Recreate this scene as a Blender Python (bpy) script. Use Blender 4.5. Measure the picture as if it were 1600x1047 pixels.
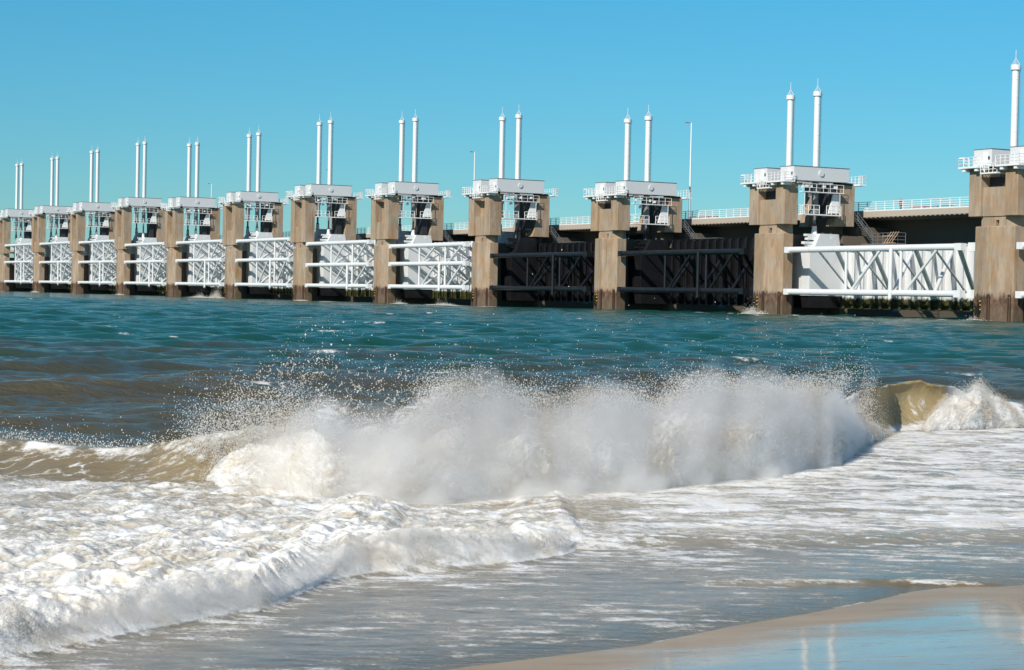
import bpy, bmesh, math, random
import numpy as np
from mathutils import Vector, Matrix
for o in list(bpy.data.objects): bpy.data.objects.remove(o)
sc = bpy.context.scene
COL = sc.collection
R = math.radians

# ------------------------------------------------------------------ camera, sky, sun, exposure
cam = bpy.data.cameras.new('camera'); cob = bpy.data.objects.new('camera', cam); COL.objects.link(cob)
cam.sensor_width = 36.0; cam.lens = 36.0 * 3010.55 / 1600
cam.clip_start = 0.1; cam.clip_end = 20000
cob.matrix_world = Matrix.Translation((0, 0, 2.01)) @ Matrix.Rotation(math.pi / 2 - 0.02025, 4, 'X') @ Matrix.Rotation(0.0207, 4, 'Z')
sc.camera = cob

AL = 1.07170
U = np.array([math.cos(AL), -math.sin(AL)]); V = np.array([-math.sin(AL), -math.cos(AL)])
SUN_K, SUN_EL = 0.60, R(35)
sd = V + SUN_K * U; sd = sd / np.hypot(*sd)
world = bpy.data.worlds.new('World'); sc.world = world; world.use_nodes = True
wn = world.node_tree.nodes; wl = world.node_tree.links
bg = wn['Background']
sky = wn.new('ShaderNodeTexSky'); sky.sky_type = 'NISHITA'; sky.sun_disc = False
sky.sun_elevation = SUN_EL; sky.sun_rotation = math.atan2(sd[0], sd[1])
sky.air_density = 1.0; sky.dust_density = 0.0; sky.ozone_density = 3.0
tc_ = wn.new('ShaderNodeTexCoord'); sep_ = wn.new('ShaderNodeSeparateXYZ'); wl.new(tc_.outputs['Generated'], sep_.inputs[0])
el_ = wn.new('ShaderNodeValToRGB'); wl.new(sep_.outputs[2], el_.inputs[0])      # clear maritime sky: deeper cyan low down, neutral overhead
for k_, (p_, c_) in enumerate(((0.0, (0.34, 0.57, 0.70)), (0.16, (0.25, 0.78, 0.91)), (0.5, (0.75, 0.95, 1.0)))):
    if k_ == 2: el_.color_ramp.elements.new(0.5)
    el_.color_ramp.elements[k_].position = p_; el_.color_ramp.elements[k_].color = (*c_, 1)
tint = wn.new('ShaderNodeMix'); tint.data_type = 'RGBA'; tint.blend_type = 'MULTIPLY'; tint.inputs[0].default_value = 1.0
wl.new(el_.outputs[0], tint.inputs[7])
wl.new(sky.outputs[0], tint.inputs[6]); wl.new(tint.outputs[2], bg.inputs[0]); bg.inputs[1].default_value = 0.10
sl = bpy.data.lights.new('sun', 'SUN'); sl.energy = 4.6; sl.angle = R(0.53); sl.color = (1.0, 0.94, 0.84)
so = bpy.data.objects.new('sun', sl); COL.objects.link(so)
so.rotation_euler = Vector((sd[0] * math.cos(SUN_EL), sd[1] * math.cos(SUN_EL), math.sin(SUN_EL))).to_track_quat('Z', 'Y').to_euler()
sc.view_settings.view_transform = 'Standard'; sc.view_settings.look = 'None'
sc.cycles.diffuse_bounces = 14; sc.cycles.transmission_bounces = 14; sc.cycles.volume_bounces = 24; sc.cycles.transparent_max_bounces = 96; sc.cycles.max_bounces = 28; sc.view_settings.exposure = 0.10; sc.view_settings.gamma = 1.0

# ------------------------------------------------------------------ material helpers
def new_mat(name):
    m = bpy.data.materials.new(name); m.use_nodes = True
    nt = m.node_tree; return m, nt, nt.nodes, nt.links, nt.nodes['Principled BSDF']
def noise(nt, scale, detail=4, rough=0.55, vec=None, mapscale=None, coord='Object'):
    n = nt.nodes.new('ShaderNodeTexNoise'); n.inputs['Scale'].default_value = scale
    n.inputs['Detail'].default_value = detail; n.inputs['Roughness'].default_value = rough
    tc = nt.nodes.new('ShaderNodeNewGeometry'); src = tc.outputs['Position']
    if mapscale:
        mp = nt.nodes.new('ShaderNodeMapping'); mp.inputs['Scale'].default_value = mapscale
        nt.links.new(src, mp.inputs[0]); src = mp.outputs[0]
    nt.links.new(src, n.inputs['Vector']); return n.outputs['Fac']
def ramp(nt, fac, stops):
    r = nt.nodes.new('ShaderNodeValToRGB'); e = r.color_ramp.elements
    while len(e) < len(stops): e.new(0.5)
    for k, (p, c) in enumerate(stops):
        e[k].position = p; e[k].color = (c[0], c[1], c[2], 1) if not isinstance(c, (int, float)) else (c, c, c, 1)
    nt.links.new(fac, r.inputs[0]); return r.outputs[0]
def mixc(nt, fac, a, b, mode='MIX'):
    n = nt.nodes.new('ShaderNodeMix'); n.data_type = 'RGBA'; n.blend_type = mode
    for s, v in ((0, fac), (6, a), (7, b)):
        if isinstance(v, (int, float)): n.inputs[s].default_value = v
        elif isinstance(v, tuple): n.inputs[s].default_value = (v[0], v[1], v[2], 1)
        else: nt.links.new(v, n.inputs[s])
    return n.outputs[2]
def math_n(nt, op, a, b=None, clamp=False):
    n = nt.nodes.new('ShaderNodeMath'); n.operation = op; n.use_clamp = clamp
    for s, v in ((0, a), (1, b)):
        if v is None: continue
        if isinstance(v, (int, float)): n.inputs[s].default_value = v
        else: nt.links.new(v, n.inputs[s])
    return n.outputs[0]
def maprange(nt, v, a, b, c=0.0, d=1.0):
    n = nt.nodes.new('ShaderNodeMapRange'); n.interpolation_type = 'SMOOTHSTEP'
    nt.links.new(v, n.inputs[0])
    for k, q in zip((1, 2, 3, 4), (a, b, c, d)): n.inputs[k].default_value = q
    return n.outputs[0]
def bump(nt, h, strength, dist, bsdf):
    b = nt.nodes.new('ShaderNodeBump'); b.inputs['Strength'].default_value = strength; b.inputs['Distance'].default_value = dist
    nt.links.new(h, b.inputs['Height']); nt.links.new(b.outputs[0], bsdf.inputs['Normal']); return b
def world_z(nt):
    g = nt.nodes.new('ShaderNodeNewGeometry'); s = nt.nodes.new('ShaderNodeSeparateXYZ')
    nt.links.new(g.outputs['Position'], s.inputs[0]); return s.outputs

def concrete_mat():
    m, nt, nd, lk, b = new_mat('weathered_concrete')
    big = noise(nt, 0.35, 5, 0.6); streak = noise(nt, 1.0, 6, 0.66, mapscale=(0.75, 0.75, 0.20)); fine = noise(nt, 9, 5, 0.7)
    c = ramp(nt, streak, [(0.28, (0.26, 0.195, 0.135)), (0.5, (0.355, 0.28, 0.205)), (0.72, (0.46, 0.375, 0.285))])
    c = mixc(nt, maprange(nt, big, 0.35, 0.7), c, mixc(nt, 1.0, c, (1.04, 0.86, 0.68), 'MULTIPLY'))
    c = mixc(nt, math_n(nt, 'MULTIPLY', maprange(nt, fine, 0.45, 0.8), 0.35), c, (0.20, 0.15, 0.10))
    rust = maprange(nt, noise(nt, 0.9, 5, 0.6, mapscale=(1.3, 1.3, 0.35)), 0.57, 0.72)
    c = mixc(nt, math_n(nt, 'MULTIPLY', rust, 0.65), c, (0.30, 0.145, 0.04))
    pale = maprange(nt, noise(nt, 1.3, 6, 0.65, mapscale=(1.2, 1.2, 0.22)), 0.58, 0.74)
    c = mixc(nt, math_n(nt, 'MULTIPLY', pale, 0.5), c, (0.52, 0.45, 0.37))
    run = maprange(nt, noise(nt, 1.0, 5, 0.6, mapscale=(1.6, 1.6, 0.09)), 0.60, 0.70)
    c = mixc(nt, math_n(nt, 'MULTIPLY', run, 0.5), c, (0.13, 0.095, 0.065))
    z = world_z(nt)[2]
    zz = math_n(nt, 'ADD', z, math_n(nt, 'MULTIPLY', noise(nt, 1.3, 6, 0.65, mapscale=(1.2, 1.2, 0.45)), 2.8))
    tide = maprange(nt, zz, 4.3, 5.1, 1.0, 0.0)
    tidec = ramp(nt, noise(nt, 1.4, 6, 0.7, mapscale=(1, 1, 0.5)), [(0.36, (0.018, 0.011, 0.008)), (0.5, (0.085, 0.042, 0.025)), (0.66, (0.20, 0.115, 0.075))])
    c = mixc(nt, math_n(nt, 'MULTIPLY', tide, 0.92), c, tidec)
    low = maprange(nt, zz, 2.7, 3.6, 1.0, 0.0)
    c = mixc(nt, math_n(nt, 'MULTIPLY', low, 0.6), c, (0.13, 0.10, 0.062))
    lk.new(c, b.inputs['Base Color']); b.inputs['Roughness'].default_value = 0.85
    bump(nt, math_n(nt, 'ADD', fine, math_n(nt, 'MULTIPLY', big, 0.6)), 0.30, 0.06, b)
    return m
def paint_mat(name, col, dirt=0.25, dirtc=(0.42, 0.38, 0.32), rough=0.45, algae=False):
    m, nt, nd, lk, b = new_mat(name)
    d = maprange(nt, noise(nt, 0.8, 6, 0.7, mapscale=(1.5, 1.5, 0.35)), 0.5, 0.78)
    c = mixc(nt, math_n(nt, 'MULTIPLY', d, dirt), col, dirtc)
    if algae:
        z = math_n(nt, 'ADD', world_z(nt)[2], math_n(nt, 'MULTIPLY', noise(nt, 1.4, 5, 0.65), 1.5))
        a = maprange(nt, z, 3.25, 3.75, 1.0, 0.0)
        ac = ramp(nt, noise(nt, 2.5, 5, 0.7), [(0.3, (0.015, 0.018, 0.006)), (0.55, (0.055, 0.055, 0.014)), (0.75, (0.20, 0.18, 0.06))])
        c = mixc(nt, a, c, ac)
    lk.new(c, b.inputs['Base Color']); b.inputs['Roughness'].default_value = rough
    return m
def black_mat():
    m, nt, nd, lk, b = new_mat('black_paint')
    s = maprange(nt, noise(nt, 1.8, 7, 0.75), 0.66, 0.72)
    c = mixc(nt, math_n(nt, 'MULTIPLY', s, 0.5), (0.008, 0.008, 0.0095), (0.40, 0.38, 0.35))
    g = maprange(nt, noise(nt, 0.6, 5, 0.6), 0.4, 0.75)
    c = mixc(nt, math_n(nt, 'MULTIPLY', g, 0.5), c, (0.020, 0.020, 0.022))
    lk.new(c, b.inputs['Base Color']); b.inputs['Roughness'].default_value = 0.42
    return m
def plain(name, col, rough=0.6, metal=0.0):
    m, nt, nd, lk, b = new_mat(name)
    n = noise(nt, 3, 4); c = mixc(nt, math_n(nt, 'MULTIPLY', n, 0.35), col, tuple(q * 0.6 for q in col))
    lk.new(c, b.inputs['Base Color']); b.inputs['Roughness'].default_value = rough; b.inputs['Metallic'].default_value = metal
    return m
M = dict(cyl=paint_mat('cylinder_paint', (0.80, 0.80, 0.79), 0.04), concrete=concrete_mat(), white=paint_mat('white_paint', (0.80, 0.80, 0.78), 0.18),
         housing=paint_mat('pale_grey_cladding', (0.66, 0.67, 0.67), 0.10, (0.5, 0.5, 0.5), 0.35),
         gate_white=paint_mat('gate_white_paint', (0.74, 0.75, 0.75), 0.40, (0.50, 0.43, 0.34), 0.4, algae=True), gate_black=black_mat(),
         leaf_white=paint_mat('gate_leaf_paint', (0.66, 0.67, 0.67), 0.45, (0.42, 0.36, 0.28), 0.5, algae=True), steel=plain('grey_steel', (0.20, 0.21, 0.22), 0.4), dark=plain('dark_metal', (0.03, 0.03, 0.032), 0.6),
         rust=plain('rusty_steel', (0.085, 0.035, 0.018), 0.85), weed=plain('dark_weed', (0.012, 0.014, 0.008), 0.9), red=plain('red_primer', (0.30, 0.03, 0.025), 0.6),
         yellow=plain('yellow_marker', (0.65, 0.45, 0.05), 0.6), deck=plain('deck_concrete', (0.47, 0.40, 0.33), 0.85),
         girder=plain('shade_dark_concrete', (0.15, 0.12, 0.09), 0.9), asphalt=plain('asphalt', (0.05, 0.05, 0.05), 0.9),  # dark concrete tone that also holds painted shade on the pier bodies
         bluep=plain('blue_panel', (0.03, 0.22, 0.30), 0.5), wood=plain('pale_timber', (0.55, 0.38, 0.24), 0.8),
         skin=plain('skin', (0.45, 0.28, 0.2), 0.6), jacket=plain('red_jacket', (0.35, 0.06, 0.05), 0.8), trousers=plain('dark_trousers', (0.03, 0.03, 0.04), 0.9),
         hair=plain('dark_hair', (0.03, 0.02, 0.015), 0.8))

# ------------------------------------------------------------------ mesh helpers
class MB:
    def __init__(s): s.v = []; s.f = []; s.sm = []
    def _add(s, vs, fs, smooth=False):
        o = len(s.v); s.v += [tuple(p) for p in vs]; s.f += [tuple(i + o for i in f) for f in fs]; s.sm += [smooth] * len(fs); return s
    def box(s, x0, x1, y0, y1, z0, z1):
        vs = [(x, y, z) for z in (z0, z1) for y in (y0, y1) for x in (x0, x1)]
        return s._add(vs, [(0, 2, 3, 1), (4, 5, 7, 6), (0, 1, 5, 4), (1, 3, 7, 5), (3, 2, 6, 7), (2, 0, 4, 6)])
    def prism(s, poly, z0, z1, axis='z', taper=None):
        n = len(poly); p2 = taper or poly
        mk = {'z': lambda a, b, c: (a, b, c), 'x': lambda a, b, c: (c, a, b), 'y': lambda a, b, c: (a, c, b)}[axis]
        vs = [mk(a, b, z0) for a, b in poly] + [mk(a, b, z1) for a, b in p2]
        fs = [tuple(range(n - 1, -1, -1)), tuple(range(n, 2 * n))] + [(i, (i + 1) % n, n + (i + 1) % n, n + i) for i in range(n)]
        return s._add(vs, fs)
    def tube(s, a, b, r, n=8, r2=None, caps=True):
        a = Vector(a); b = Vector(b); d = (b - a)
        if d.length < 1e-6: return s
        d.normalize(); up = Vector((0, 0, 1)) if abs(d.z) < 0.9 else Vector((1, 0, 0))
        e = d.cross(up).normalized(); g = d.cross(e); r2 = r if r2 is None else r2
        vs = [p + (e * math.cos(t) + g * math.sin(t)) * q for p, q in ((a, r), (b, r2)) for t in [2 * math.pi * k / n for k in range(n)]]
        o = len(s.v)
        s._add(vs, [(i, (i + 1) % n, n + (i + 1) % n, n + i) for i in range(n)], True)
        if caps:
            s._add(vs[:n], [tuple(range(n - 1, -1, -1))]); s._add(vs[n:], [tuple(range(n))])
        return s
    def rail(s, pts, h=1.15, post=1.3, bars=3, r=0.035, closed=False):
        for a, b in zip(pts[:-1], pts[1:]):
            a = Vector(a); b = Vector(b); L = (b - a).length; n = max(1, int(round(L / post)))
            for k in range(1, bars + 1):
                z = Vector((0, 0, h * k / bars)); s.tube(a + z, b + z, r, 4)
            for k in range(n + 1):
                p = a.lerp(b, k / n); s.tube(p, p + Vector((0, 0, h)), r * 1.2, 4)
        return s
    def build(s, name, mat, parent=None, bevel=0.0):
        me = bpy.data.meshes.new(name); me.from_pydata(s.v, [], s.f)
        bm = bmesh.new(); bm.from_mesh(me); bmesh.ops.recalc_face_normals(bm, faces=bm.faces); bm.to_mesh(me); bm.free()
        me.polygons.foreach_set('use_smooth', s.sm); me.materials.append(mat); me.update()
        o = bpy.data.objects.new(name, me); COL.objects.link(o)
        if parent: o.parent = parent
        if bevel:
            md = o.modifiers.new('bevel', 'BEVEL'); md.width = bevel; md.segments = 2; md.limit_method = 'ANGLE'
        return o
def tag(o, label, cat, group=None, kind=None):
    if label: o['label'] = label
    if cat: o['category'] = cat
    if group: o['group'] = group
    if kind: o['kind'] = kind
    return o
def thing(name, label, cat, loc, rz, group=None):
    o = bpy.data.objects.new(name, None); COL.objects.link(o); o.location = loc; o.rotation_euler = (0, 0, rz)
    return tag(o, label, cat, group)

# ------------------------------------------------------------------ barrier layout
O1 = np.array([56.7576, 241.1293])
S = [-1.098, 0.777, 0.958, 0.555, -0.215, -1.099, -1.388, -1.327, -1.211, 0.513, 1.235, 2.298]
def origin(n): return O1 - U * (45 * n + S[n])
TOP = 11.86; CB = 13.1; MID = 16.7
BOXES = [(19.4, 21.5, 32.4), (19.4, 21.4, 32.4), (19.1, 21.2, 32.1), (21.1, 23.5, 35.6), (22.4, 24.8, 38.1), (23.7, 26.1, 40.7),
         (23.9, 26.2, 40.8), (23.9, 26.4, 41.1), (25.5, 27.9, 44.0), (25.5, 28.1, 44.3), (26.0, 28.4, 44.6), (26.0, 28.7, 44.8)]
GATES = [((9.4,), 11.9, 'white', 10.0), ((9.4,), 11.9, 'white', 10.0), ((9.3,), 11.8, 'black', 11.7), ((9.3,), 12.8, 'black', 11.7),
         ((8.0, 11.6), 14.1, 'white', 12.5), ((8.0, 12.7), 15.1, 'white', 13.6), ((9.3, 14.0), 16.4, 'white', 14.9), ((9.5, 14.2), 16.6, 'white', 15.1),
         ((9.4, 14.2), 16.6, 'white', 15.1), ((9.6, 15.6), 18.1, 'white', 16.5), ((9.8, 15.8), 18.3, 'white', 16.7), ((10.1, 15.9), 18.6, 'white', 16.8)]
ORD = ['first', 'second', 'third', 'fourth', 'fifth', 'sixth', 'seventh', 'eighth', 'ninth', 'tenth', 'eleventh', 'twelfth']
PX = [-0.17, 6.27]; PYC = 6.3
def pier_desc(n):
    return ['cut by the right photo edge', 'at the left end of the near white gate', 'between the two black gates', 'between the black and the white gates'][n] if n < 4 else \
           ('%s from the right edge, with tall columns' % ORD[n] if n < 11 else 'farthest, at the left photo edge')
def pier_short(n):
    return ['pier cut by the right edge', 'pier left of the near white gate', 'pier between the two black gates', 'pier between black and white gates'][n] if n < 4 else \
           ('%s pier from the right edge' % ORD[n] if n < 11 else 'farthest pier at left edge')

for n in range(12):
    bz, tz, cz = BOXES[n]; o = origin(n); loc = (o[0], o[1], 0); G = 'concrete piers of the barrier'
    capz = bz - 0.35
    p = thing('concrete_pier', 'brown weathered concrete pier ' + pier_desc(n), 'pier', loc, -AL, G)
    m = MB()
    m.prism([(-.5, .6), (2.85, 0), (6.3, .8), (6.3, 2.6), (3.4, 2.75), (2.4, 2.75), (-.5, 2.6)], -3, TOP)
    m.build('shaft', M['concrete'], p, 0.12)
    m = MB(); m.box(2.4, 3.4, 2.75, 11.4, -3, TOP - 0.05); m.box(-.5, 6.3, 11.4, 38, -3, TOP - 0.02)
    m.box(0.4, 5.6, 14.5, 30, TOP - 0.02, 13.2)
    m.build('pier_body', M['girder'], p, 0.05)  # dark colour stands in for the shade behind the gate
    m = MB()
    if n < 12:                                                      # neck with its square opening, then the two corbels and the wall between
        m.box(.45, 3.0, .75, 2.5, TOP, TOP + .75); m.prism([(3.6, .75), (5.0, .75), (6.2, 1.9), (6.2, 2.5), (3.6, 2.5)], TOP, TOP + .75)
        m.prism([(.45, .75), (5.0, .75), (6.2, 1.9), (6.2, 2.5), (-.4, 2.5)], TOP + .75, CB)
    m.build('neck', M['concrete'], p)
    m = MB(); m.box(.85, 5.1, .6, 2.5, CB, MID)
    if n >= 3: m.box(.85, 5.1, 1.7, 2.5, MID, capz - 1.0)
    m.build('niche_wall', M['concrete'], p)
    for x0, x1 in ((-1.3, .85), (5.1, 7.3)):
        m = MB(); m.box(x0, x1, .15, 2.5, CB, capz); m.build('front_column', M['concrete'], p, 0.05)
        m = MB(); m.prism([(9.2, CB), (12.7, CB), (12.7, capz), (10.1, capz), (10.1, CB + 3.4)], x0, x1, 'x'); m.build('rear_column', M['concrete'], p, 0.05)
    m = MB(); m.box(.85, 5.1, 10.4, 12.4, TOP, capz - 1.2); m.build('rear_wall', M['girder'], p)  # same dark tone, painting the shaded back of the slot
    for x0, x1 in ((-1.1, .75), (5.2, 7.15)):                       # bearings under the housings
        for y0, y1 in ((.9, 2.3), (10.3, 12.4)): m = MB(); m.box(x0, x1, y0, y1, capz, bz); m.build('bearing', M['dark'], p)
    if n < 3: m = MB(); m.box(.85, 4.4, 1.6, 2.5, MID, bz); m.build('cross_beam', M['dark'], p)
    for x, y in ((2.95, -0.05), (5.9, 0.62)):                       # hooped guide rails at the waterline
        m = MB()
        for s in (-.16, .16):
            m.tube((x + s, y - .12 + s * .2, -.5), (x + s, y - .12 + s * .2, 3.4), .06, 6)
        m.tube((x - .16, y - .15, 3.4), (x + .16, y - .09, 3.4), .06, 6)
        m.build('guide_rail', M['rust'], p)
    m = MB()
    for s in (0, .5): m.tube((.55 + s, .25 - s * .12, -.5), (.55 + s, .25 - s * .12, 2.9), .05, 5)
    for k in range(10): m.tube((.55, .25, -.2 + .32 * k), (1.05, .19, -.2 + .32 * k), .035, 5)
    lad = m.build('ladder', M['rust'], p)
    rr = random.Random(n); m = MB()
    for k in range(26):
        a = Vector((.2 + rr.random() * 1.0, .22 - rr.random() * .2, .9 + rr.random() * 1.5)); d = Vector((rr.uniform(-.2, .2), rr.uniform(-.12, 0), rr.uniform(-.35, .1)))
        m.tube(a, a + d, .10 + rr.random() * .1, 6, .03)
    m.build('weed_clump', M['weed'], p)
    m = MB()
    for k, z in enumerate((2.5, 2.0, 1.45)): m = MB(); m.box(1.15, 1.32, .05, .2, z, z + .16); m.build('marker', M['yellow'], p)
    if n < 8:
        m = MB(); m.box(6.3, 6.34, 21.0, 22.2, .75, 1.5); m.build('blue_panel', M['bluep'], p)
    m = MB()                                                        # stair from the rear column down to the inspection gallery
    a = Vector((7.0, 12.9, 14.2)); b = Vector((8.2, 15.4, 10.75))
    for s in (0, .8):
        q = Vector((s, 0, 0)); m.tube(a + q, b + q, .07, 4); m.tube(a + q + Vector((0, 0, 1)), b + q + Vector((0, 0, 1)), .04, 4); m.tube(a + q + Vector((0, 0, .5)), b + q + Vector((0, 0, .5)), .03, 4)
        for k in range(5): c = a.lerp(b, k / 4) + q; m.tube(c, c + Vector((0, 0, 1)), .03, 4)
    for k in range(13):
        c = a.lerp(b, k / 12); m.box(c.x, c.x + .8, c.y - .13, c.y + .13, c.z - .02, c.z + .02)
    m.build('stair', M['steel'], p)
    m = MB(); m.box(6.3, 14.5, 14.9, 16.4, 10.55, 10.7); m.rail([(8.9, 14.95, 10.7), (14.45, 14.95, 10.7), (14.45, 16.35, 10.7)], 1.5, 1.1, 3, .04)
    m.build('gallery', M['steel'], p)

    # machine housings, cylinders
    for k, (x0, x1) in enumerate(((-1.7, 1.5), (4.75, 7.95))):
        h = thing('machine_housing', '%s pale grey machine housing on the %s' % (('rear left', 'front right')[k], pier_short(n)), 'machine housing', loc, -AL, 'machine housings on the piers')
        m = MB(); m.box(x0, x1, 1.15, 11.1, bz, tz); m.build('cladding', M['housing'], h, 0.04)
        m = MB(); m.box(x0 - .06, x1 + .06, 1.09, 11.16, tz, tz + .07); m.build('roof_edge', M['steel'], h)
        m = MB(); m.box(x0 + 1.75, x0 + 2.5, 1.11, 1.15, bz + .1, bz + 1.75); d = m.build('door', M['white'], h)
        m = MB(); m.box(x0 + 2.62, x0 + 2.9, 1.10, 1.15, bz + .8, bz + 1.2); m.build('vent', M['dark'], h)
        m = MB(); m.tube((x1, 6.0, (bz + tz) / 2 + .1), (x1 + .16, 6.0, (bz + tz) / 2 + .1), .42, 20); m.build('porthole_cover', M['housing'], h)
        c = thing('hydraulic_cylinder', '%s tall white hydraulic cylinder on the %s' % (('left', 'right')[k], pier_short(n)), 'cylinder', loc, -AL, 'hydraulic cylinders in pairs')
        cx = PX[k]; r = .43
        m = MB(); m.tube((cx, PYC, tz + .07), (cx, PYC, cz - .62), r, 20); m.build('tube', M['cyl'], c)
        for q in range(1, 5):
            z = tz + (cz - tz) * (q / 5 + .03); m = MB(); m.tube((cx, PYC, z), (cx, PYC, z + .06), r + .025, 20); m.build('joint_ring', M['cyl'], c)
        m = MB(); m.tube((cx, PYC, cz - .72), (cx, PYC, cz - .62), r, 20, .62); m.tube((cx, PYC, cz - .62), (cx, PYC, cz), .63, 20)
        cap = m.build('collar', M['white'], c)
        m = MB(); m.tube((cx, PYC, cz), (cx, PYC, cz + 1.9), .035, 5)
        for q in range(4):
            t = q * math.pi / 2 + .4; m.tube((cx + .55 * math.cos(t), PYC + .55 * math.sin(t), cz), (cx, PYC, cz + .85), .03, 4)
        m.build('lightning_mast', M['white'], cap)
        m = MB(); lx = cx + r * .55; ly = PYC + r * .95
        for s in (-.1, .1): m.tube((lx + s, ly + .12, tz), (lx + s, ly + .12, cz - .5), .03, 4)
        for q in range(int((cz - tz) / .9)): m.tube((lx - .1, ly + .12, tz + .4 + q * .9), (cx + r * .5, PYC + r * .7, tz + .4 + q * .9), .025, 4)
        m.tube((lx + .1, ly + .12, cz - .5), (cx + .5, PYC + .6, cz - .3), .03, 4)
        m.build('cable_ladder', M['steel'], c)
        g = GATES[n if k else min(n + 1, 11)]; gt = g[1]
        m = MB(); m.tube((cx, PYC, bz - .02), (cx, PYC, bz - 4.1), .5, 16); m.tube((cx, PYC, bz - 1.3), (cx, PYC, bz - 1.75), .66, 16); m.tube((cx, PYC, bz - 4.1), (cx, PYC, bz - 4.6), .62, 16)
        m.build('lower_barrel', M['steel'], c)
        m = MB(); m.tube((cx, PYC, bz - 4.6), (cx, PYC, gt + 1.35), .22, 10); m.build('piston_rod', M['steel'], c)
        m = MB(); m.tube((cx, PYC, gt + 1.35), (cx, PYC, gt + 1.1), .34, 12); m.build('rod_joint', M['red'], c)
        m = MB(); m.tube((cx, PYC, gt + 1.1), (cx, PYC, gt + .5), .36, 12); m.tube((cx, PYC, gt + .5), (cx, PYC, gt - .25), .36, 12, .5)
        m.build('rod_end', M['gate_black' if g[2] == 'black' else 'white'], c)

    # access platform
    a = thing('access_platform', 'white railed access platform on the ' + pier_short(n), 'platform', loc, -AL, 'access platforms on the piers')
    fz = bz - .12
    m = MB(); m.box(-2.4, 1.2, -.75, 1.1, fz - .22, fz); m.box(4.2, 8.4, -.75, 1.1, fz - .22, fz); m.box(1.2, 4.2, -.4, 1.0, fz - 1.0, fz - .82)
    for x in (-1.8, .4, 4.9, 7.3): m.box(x, x + .5, -.6, 1.0, fz - .6, fz - .22)
    m.build('front_floor', M['white'], a)
    m = MB(); m.rail([(-2.35, 1.05, fz), (-2.35, -.7, fz), (1.15, -.7, fz)], 1.15, .9, 3, .045)
    m.rail([(4.25, -.7, fz), (8.35, -.7, fz), (8.35, 1.05, fz)], 1.15, .9, 3, .045); m.rail([(1.25, -.35, fz - .82), (4.15, -.35, fz - .82)], 1.1, .8, 3, .045)
    m.tube((1.2, -.5, fz + 1.1), (2.0, -.4, fz - .8), .05, 4); m.tube((4.2, -.5, fz + 1.1), (3.4, -.4, fz - .8), .05, 4)
    m.tube((-2.2, -.72, fz + 1.05), (-1.5, -.72, fz + 1.05), .12, 6)
    m.build('railing', M['white'], a)
    m = MB(); m.box(-2.4, 8.4, 12.71, 13.9, fz - .25, fz)
    m.rail([(8.35, 12.75, fz), (8.35, 13.85, fz), (-2.35, 13.85, fz), (-2.35, 12.75, fz)], 1.2, .8, 3, .045)
    m.build('rear_landing', M['white'], a)
    uz = bz - 1.55; lz = bz - 4.75
    m = MB()
    m.box(7.3, 8.3, 2.5, 10.0, uz - .12, uz); m.rail([(8.25, 2.6, uz), (8.25, 9.9, uz)], 1.1, 1.2, 2, .035)
    for x, y in ((8.2, 3.0), (8.2, 9.3)): m.tube((x, y, lz), (x, y, uz), .06, 4)
    m.box(7.0, 8.3, 2.6, 9.6, lz - .16, lz)
    m.rail([(8.25, 2.7, lz), (8.25, 5.6, lz)], 1.25, .95, 2, .05); m.rail([(8.25, 6.9, lz), (8.25, 9.5, lz)], 1.25, .95, 2, .05)
    m.rail([(7.05, 2.7, lz), (8.25, 2.7, lz)], 1.25, .9, 2, .04)
    m.build('hanging_walkway', M['white'], a)
    rr = random.Random(50 + n); m = MB()                            # pipes and small plant under the housing
    for k in range(17):
        y = 3 + rr.random() * 6.6; z = bz - .25 - rr.random() * 1.1; L = .3 + rr.random() * 1.2
        m.tube((6.9, y, z), (6.9, min(y + L, 10), z), .05 + .08 * rr.random(), 6)
        if k % 2: m.tube((7.1, y, z), (7.1, y, z - .4 - rr.random()), .04 + .05 * rr.random(), 6)
    m.tube((6.9, 2.8, bz - .35), (6.9, 10.0, bz - .35), .09, 6)
    m.build('pipework', M['steel'], a)
    for k in range(5):
        y = 2.9 + rr.random() * 6.0; z = bz - .3 - rr.random() * .8; m = MB(); m.box(7.2, 7.5, y, y + .15 + rr.random() * .5, z - .2, z + .2); m.build('valve_box', M['white'], a)
    m = MB(); m.prism([(7.9, lz + .2), (9.7, lz + .2), (9.7, uz - .2), (8.7, uz - .2)], 7.2, 7.5, 'x'); m.build('cabinet', M['white'], a)
    m = MB(); m.box(4.4, 7.1, 7.9, 9.1, CB + 1.2, bz - .3); m.build('slot_shade_box', M['dark'], a)  # dark box added to give the slot its deep shade
    m = MB(); m.tube((7.7, 4.3, uz - .55), (7.7, 4.3, uz - .55 + .01), .1, 8); m.tube((7.6, 4.25, uz - .5), (7.9, 4.25, uz - .55), .3, 12, .26); m.build('lamp_dome', M['white'], a)

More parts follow.
